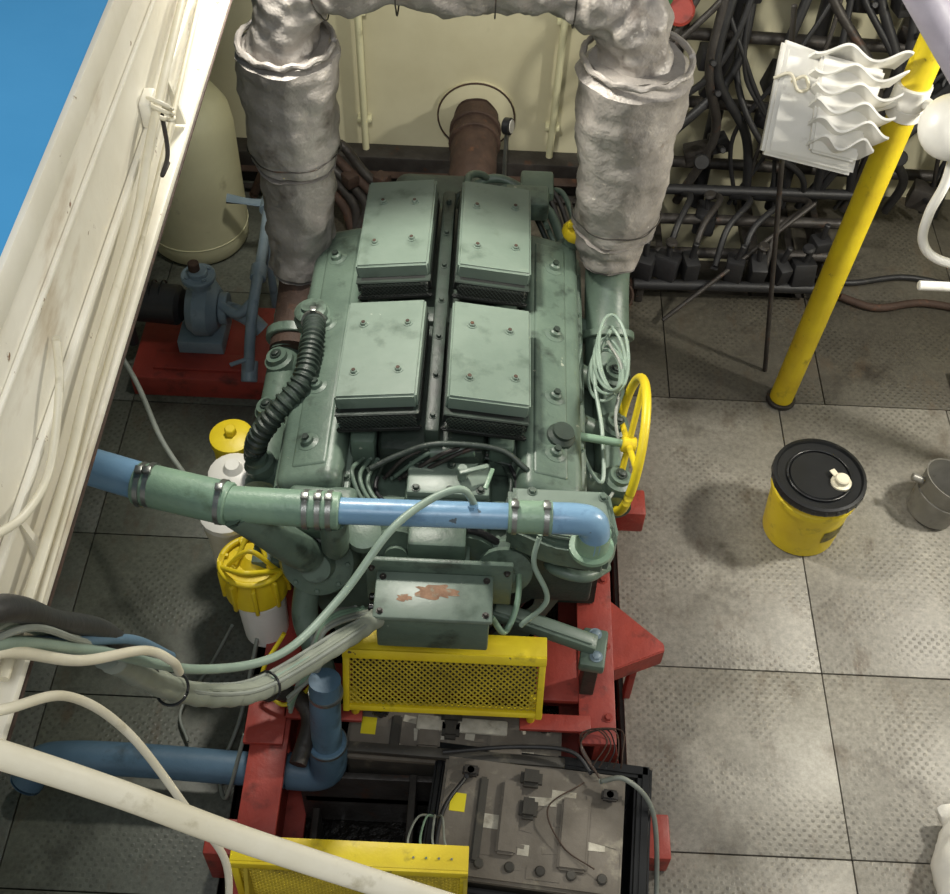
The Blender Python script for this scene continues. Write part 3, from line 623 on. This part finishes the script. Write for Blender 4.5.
g=grp('pale_green_hose'); tube(g,'hose',[(-.60,.62,2.17),(-.56,.70,2.12),(-.55,.87,1.8),(-.49,1.06,1.4),(-.38,1.21,1.2),(-.28,1.38,1.15),(-.18,1.53,1.2),(-.098,1.62,1.2),(-.03,1.655,1.2),(-.0,1.66,1.15),(.01,1.72,1.0),(0,1.8,.85)],.009,HOSEGR)
g=grp('blue_cable'); tube(g,'cable',[(-.60,.66,2.15),(-.56,.70,2.12),(-.56,.84,1.88),(-.545,.97,1.66),(-.52,1.03,1.5)],.0085,BLUED)
g=grp('white_hose_thick'); tube(g,'hose',[(-.60,.52,2.3),(-.482,.525,2.2),(-.38,.53,2.1),(-.245,.52,2.0),(-.03,.495,1.9),(.2,.47,1.8)],.0155,HOSEW,seg=18)
g=grp('white_cable'); tube(g,'cable',[(-.60,.55,2.2),(-.52,.60,2.15),(-.5,.695,2.0),(-.472,.74,1.8),(-.413,.71,1.6),(-.38,.70,1.4),(-.4,.64,1.2),(-.45,.6,.9)],.0065,HOSEW,seg=10)
g=grp('white_cable'); tube(g,'cable',[(-.60,.65,2.12),(-.56,.70,2.1),(-.535,.8,1.9),(-.51,.93,1.7),(-.49,.967,1.6),(-.5,1.0,1.5)],.008,HOSEW,seg=10)
g=grp('coaming_cable_run')
tube(g,'conduit',[(-.585,2.6,2.22),(-.58,2.2,2.2),(-.575,1.72,2.14),(-.575,1.5,2.08),(-.578,1.2,2.06),(-.575,1.0,2.04),(-.578,.7,2.03)],.008,HOSEW)
tube(g,'wire_b',[(-.585,2.7,2.16),(-.585,2.2,2.1),(-.58,1.6,2.03),(-.58,1.1,2.0),(-.57,.8,2.01)],.005,HOSEW)
tube(g,'wire_c',[(-.59,1.15,2.18),(-.575,1.08,2.15),(-.575,.98,2.10),(-.575,.88,2.13),(-.585,.78,2.2),(-.59,.7,2.2)],.006,HOSEW)
for i in range(3): ring(g,'cable_knot',(-.57,1.74,2.13+.01*i),(.5,.4+.3*i,1),.022,.004,HOSEW)
box(g,'knot_bracket',(-.59,1.74,2.14),(.02,.05,.05),WHITEP)
tube(g,'knot_tail',[(-.57,1.74,2.14),(-.56,1.70,2.08),(-.565,1.66,2.06),(-.57,1.72,2.04)],.004,DSTEEL,seg=8)
g=grp('floor_wires')
tube(g,'wire_a',[(-.75,1.95,.03),(-.8,1.8,.02),(-.86,1.65,.02),(-.82,1.55,.02)],.005,WIRE)
tube(g,'wire_b',[(-1.25,2.62,.9),(-1.05,2.42,.7),(-.92,2.2,.65),(-.8,2.05,.62)],.008,WIRE)
tube(g,'wire_c',[(-.6,1.75,.35),(-.66,1.6,.1),(-.7,1.45,.05),(-.66,1.35,.1),(-.6,1.45,.3)],.006,WIRE)
tube(g,'wire_d',[(-.5,1.66,.5),(-.56,1.58,.4),(-.5,1.52,.35),(-.42,1.56,.4),(-.4,1.62,.5)],.006,YEL)
for k in range(5): tube(g,'wire_e',[(-.3+.02*k,1.68,.62),(-.36,1.6-.01*k,.7),(-.42+.01*k,1.5,.6),(-.46,1.45,.45+.02*k)],.006,random.choice([HOSEG,WIRE,GREENH]))
tube(g,'wire_f',[(.12,1.8,.8),(.13,1.66,.75),(.1,1.58,.7),(.06,1.56,.8)],.008,GREENH)
tube(g,'wire_g',[(.17,1.70,.97),(.16,1.66,.9),(.2,1.62,.8),(.14,1.6,.7)],.007,HOSEGR)
g=grp('plastic_bucket')
bc=Vector((1.14,2.46,0))
lathe(g,'pail',[(.118,0),(.125,.006),(.138,.22),(.145,.225),(.145,.245),(.14,.25),(.142,.285)],bc,(0,0,1),YEL,48)
lathe(g,'lid',[(.13,0),(.153,.0),(.156,.012),(.153,.028),(.143,.03),(.138,.02),(.10,.018),(.095,.024),(.03,.024)],bc+Vector((0,0,.275)),(0,0,1),BLKP,48)
for i in range(24):
    t=i*math.pi/12; box(g,'lid_lug',bc+Vector((.153*math.cos(t),.153*math.sin(t),.286)),(.006,.014,.018),BLKP,(0,0,math.degrees(t)),.002)
ring(g,'lid_ring',bc+Vector((0,0,.298)),(0,0,1),.105,.004,BLKP)
sp=bc+Vector((.065,-.03,.296)); lathe(g,'spout',[(.034,0),(.034,.01),(.024,.014),(.024,.028),(.02,.032)],sp,(0,0,1),HOSEW,20)
box(g,'spout_tab',sp+Vector((-.02,.03,.018)),(.02,.03,.006),HOSEW,(0,0,30))
V=[];F=[]
for i in range(9):
    t=R(285+i*5)
    for z in (.09,.15): rr=.125+.013*(z/.22)+.0015; V.append((bc.x+rr*math.cos(t),bc.y+rr*math.sin(t),z))
for i in range(8): F.append((2*i,2*i+2,2*i+3,2*i+1))
mesh(g,'label',V,F,mat('label_grey_print','#7f7320','#3a3614',40,.5,0,None,0,8,0,10))
g=grp('steel_pitcher')
pc=Vector((1.61,2.55,0))
lathe(g,'body',[(.075,0),(.085,.01),(.098,.17),(.102,.175),(.097,.175),(.08,.02),(.01,.018)],pc,(.25,.1,1),CAN,32)
cyl(g,'lug',pc+Vector((-.06,.02,.155)),pc+Vector((-.10,.03,.165)),.014,CAN)
ring(g,'body_bead',pc+Vector((.025,.01,.1)),(.25,.1,1),.093,.004,CAN)
g=grp('yellow_stanchion')
cyl(g,'post',(1.15,3.05,0),(1.27,3.05,2.2),.044,YEL,seg=32); cyl(g,'foot_collar',(1.15,3.05,0),(1.1505,3.05,.02),.055,DSTEEL)
g=grp('deck_rod'); cyl(g,'rod',(1.11,3.2,0.0),(.88,3.27,1.5),.009,DSTEEL)
g=grp('flood_light')
X=Vector((1,0,0)); U=Vector((0,.777,.629)); Nn=Vector((0,-.629,.777))
ang=R(-9); e1=X*math.cos(ang)+U*math.sin(ang); e2=-X*math.sin(ang)+U*math.cos(ang)
tl=R(18); n2=Nn*math.cos(tl)-e2*math.sin(tl); e2b=(e2*math.cos(tl)+Nn*math.sin(tl))
C=Vector((.955,3.0,1.33))
def FP(a,b,c): return tuple(C+e1*a+e2b*b+n2*c)
def slab(nm,quad,c0,c1,bev):
    V=[FP(a,b,c) for c in (c0,c1) for a,b in quad]
    mesh(g,nm,V,[(0,1,2,3),(4,7,6,5),(0,4,5,1),(1,5,6,2),(2,6,7,3),(3,7,4,0)],WHITE,bev)
slab('housing',((-.13,-.155),(.15,-.165),(.14,.13),(-.15,.17)),-.045,0,.010)
slab('housing_panel',((-.11,-.14),(.13,-.145),(.11,.10),(-.13,.15)),0,.006,.003)
slab('heatsink_core',((.0,-.12),(.14,-.125),(.15,.14),(-.04,.15)),0,.035,.008)
for k in range(6):
    b0=-.105+k*.05; V=[];F=[];n=40
    a0=-.01-.012*k; a1=.18 if k else .15
    for i in range(n+1):
        s=i/n; a=a0+(a1-a0)*s; w=.010*math.sin(s*math.pi*3.2+k*.9)
        hh=.055+.045*s+.006*math.sin(s*11+k)
        for c in (0,hh):
            for th in (-.006,.006): V.append(FP(a+c*.15,b0+w*(1+c*8)+th*(1 if c==0 else .6)+c*.35,c))
    for i in range(n):
        o=4*i;q=o+4; F+= [(o,q,q+2,o+2),(o+1,o+3,q+3,q+1),(o+2,q+2,q+3,o+3),(o,o+1,q+1,q)]
    F+=[(0,2,3,1),(4*n,4*n+1,4*n+3,4*n+2)]
    mesh(g,'wavy_cooling_fin',V,F,WHITE)
tube(g,'cable_knot',[FP(-.10,.06,.01),FP(-.07,.08,.03),FP(-.05,.05,.02),FP(-.08,.04,.03),FP(-.11,.08,.02),FP(-.15,.06,.0)],.005,HOSEW)
cyl(g,'bracket_arm',FP(.12,.02,-.02),(1.235,3.04,1.36),.016,WHITE); cyl(g,'bracket_clamp',(1.222,3.05,1.33),(1.224,3.05,1.40),.054,WHITE)
g=grp('bulkhead_lamp')
lathe(g,'lamp_base',[(.09,0),(.095,.01),(.09,.03),(.065,.05),(.03,.06)],(1.315,2.90,1.36),(-.35,-.65,.6),WHITE,36)
cyl(g,'lamp_arm',(1.24,3.04,1.36),(1.33,2.91,1.36),.018,WHITE); cyl(g,'arm_clamp',(1.222,3.05,1.29),(1.224,3.05,1.33),.054,WHITE)
tube(g,'lamp_cable',[(1.335,2.88,1.32),(1.34,2.86,1.2),(1.32,2.84,1.1),(1.33,2.83,1.0),(1.39,2.82,.94),(1.52,2.8,.92)],.015,WHITE)
cyl(g,'conduit_stub',(1.33,2.74,.9),(1.75,2.74,.9),.015,WHITE)
g=grp('grey_support_beam')
cyl(g,'diagonal_tube',(1.00,2.88,1.88),(1.42,2.72,1.41),.048,BEAMG,seg=28)
cyl(g,'beam_hanger',(1.02,2.89,1.86),(1.02,2.92,2.3),.02,DSTEEL); cyl(g,'beam_post',(1.42,2.72,1.42),(1.9,2.7,1.2),.03,BEAMG)
cyl(g,'beam_leg',(1.9,2.7,0),(1.9,2.7,1.2),.03,BEAMG)
g=grp('hydraulic_manifold')
for x in (.92,1.25,1.6,1.95): cyl(g,'upright',(x,4.18,0),(x,4.18,1.5),.03,BLK)
for z in (.25,.55,.85,1.1): cyl(g,'header',(.72,4.15,z),(2.1,4.15,z+random.uniform(-.06,.06)),.024,DSTEEL)
for i in range(30):
    x=.75+random.random()*1.3; z=random.uniform(.2,1.2); y=4.08-random.random()*.1
    box(g,'valve_block',(x,y,z+.02),(random.uniform(.05,.12),.08,random.uniform(.05,.12)),random.choice([BLK,BLK,DSTEEL]),(0,random.uniform(-25,25),random.uniform(-20,20)),.008)
    cyl(g,'valve_stem',(x,y-.04,z+.03),(x,y-.12,z+.07),.012,BLK)
    if i%3==0: lathe(g,'valve_wheel',[(.028,0),(.032,.006),(.028,.014)],(x,y-.12,z+.07),(random.uniform(-.4,.4),-1,.5),BLK,16)
for i in range(26):
    x=.68+random.random()*1.35; x2=x+random.uniform(-.4,.4); zt=random.choice((1.7,1.7,1.1)); 
    tube(g,'hose',[(x,4.1,zt),(x+random.uniform(-.1,.1),4.0,zt*.72),((x+x2)/2+random.uniform(-.14,.14),3.92,zt*.5),(x2,3.98,zt*.3),(x2+random.uniform(-.1,.1),4.05,.12)],random.choice((.009,.013,.019)),random.choice([BLK,BLK,BLK,DSTEEL]),seg=10)
g=grp('red_valve')
lathe(g,'wheel',[(.045,0),(.055,.01),(.045,.02)],(.66,3.95,1.06),(0,-.8,.6),RED,24); cyl(g,'stem',(.66,3.95,1.06),(.66,4.2,.94),.018,RED)
cyl(g,'green_cap',(.60,3.95,1.10),(.60,3.93,1.16),.03,mat('green_cap','#2f7a4a',None,5,.4)); cyl(g,'green_stem',(.60,3.95,1.10),(.60,4.2,1.02),.015,RED)
cyl(g,'valve_pipe',(.66,4.2,0),(.66,4.2,1.3),.03,BLK)
g=grp('floor_pipe_manifold')
for i,y in enumerate((3.55,3.7,3.86,4.0)):
    cyl(g,'low_pipe',(.60,y,.10+.04*i),(1.35+.1*i,y+.02,.10+.04*i),.022,random.choice([DSTEEL,BLK]))
for i in range(9):
    x=.64+i*.09; y=random.choice((3.6,3.75,3.9)); box(g,'valve_body',(x,y,.16),(random.uniform(.05,.1),random.uniform(.06,.14),.10),BLK,(random.uniform(-15,15),0,random.uniform(-30,30)),.01); cyl(g,'valve_spindle',(x,y,.2),(x+random.uniform(-.02,.02),y,.28),.012,BLK)
    if i%2: lathe(g,'spindle_knob',[(.022,0),(.026,.01),(.02,.02)],(x,y,.27),(random.uniform(-.3,.3),0,1),random.choice([BLK,DSTEEL]),12)
for i in range(6): tube(g,'jumper_hose',[(.62+.1*i,3.6,.15),(.66+.1*i,3.7,.28),(.7+.12*i,3.85,.3),(.72+.1*i,4.0,.2)],.013,random.choice([BLK,DSTEEL]))
bx(g,'leg_a',.62,.65,3.55,4.1,0,.1,DSTEEL,.003); bx(g,'leg_b',1.38,1.41,3.55,4.1,0,.1,DSTEEL,.003)
for i in range(5): tube(g,'rusty_wire',[(.54+.03*i,3.4+.05*i,.03),(.6,3.5+.04*i,.08),(.56+.02*i,3.62,.12),(.66,3.7,.2)],.006,RUST)
cyl(g,'loose_lever',(.72,3.42,.03),(1.3,3.78,.36),.009,DSTEEL)
g=grp('brown_floor_hose'); tube(g,'hose',[(1.45,3.62,.02),(1.6,3.56,.02),(1.8,3.6,.02),(2.05,3.55,.02)],.016,RUST)
tube(g,'hose_b',[(1.3,3.75,.02),(1.5,3.7,.02),(1.75,3.75,.02),(2.0,3.7,.02)],.012,BLK)
g=grp('red_steel_step'); bx(g,'step_top',1.84,2.2,3.0,3.2,.06,.08,RED,.004); bx(g,'step_leg_a',1.84,1.86,3.0,3.2,0,.06,RED,.002); bx(g,'step_leg_b',2.18,2.2,3.0,3.2,0,.06,RED,.002)
g=grp('white_sack')
tube(g,'sack',[(1.44,1.05,.07),(1.43,1.18,.10),(1.44,1.32,.08),(1.45,1.42,.05)],.1,SACK,seg=24,n=8,rf=lambda t:.05+.05*math.sin(math.pi*min(1,t+.15)),lump=.014,lfreq=14)

# ---------------------------------------------------------------- light, world, camera
def area(name,loc,target,size,power,col):
    l=bpy.data.lights.new(name,'AREA'); l.shape='DISK'; l.size=size; l.energy=power; l.color=col
    o=bpy.data.objects.new(name,l); COL.objects.link(o); o.location=loc
    o.rotation_euler=(Vector(target)-Vector(loc)).to_track_quat('-Z','Y').to_euler(); return o
area('ceiling_lamp',(-.42,2.7,2.40),(.6,2.3,0),.2,38,(1,.96,.86))
area('ceiling_lamp.001',(2.42,2.45,1.95),(.5,2.3,.2),.2,46,(1,.96,.86))
area('daylight_hatch',(-.1,-.4,4.6),(0,1.8,.5),1.2,44,(.96,.98,1))
w=bpy.data.worlds.new('world'); scn.world=w; w.use_nodes=True
w.node_tree.nodes['Background'].inputs[0].default_value=(.93,.93,.9,1); w.node_tree.nodes['Background'].inputs[1].default_value=.38

cam=bpy.data.cameras.new('camera'); co=bpy.data.objects.new('camera',cam); COL.objects.link(co)
cam.sensor_fit='HORIZONTAL'; cam.sensor_width=36; cam.lens=36*1200/950; cam.clip_start=.05
p=R(51); F=Vector((0,math.cos(p),-math.sin(p))); Uv=Vector((0,math.sin(p),math.cos(p))); Xv=Vector((1,0,0))
ro=R(2.65)
right=(Xv*math.cos(ro)+Uv*math.sin(ro)); up=(-Xv*math.sin(ro)+Uv*math.cos(ro))
Mc=Matrix((right,up,-F)).transposed().to_4x4(); Mc.translation=(0,0,3.4)
co.matrix_world=Mc
scn.camera=co
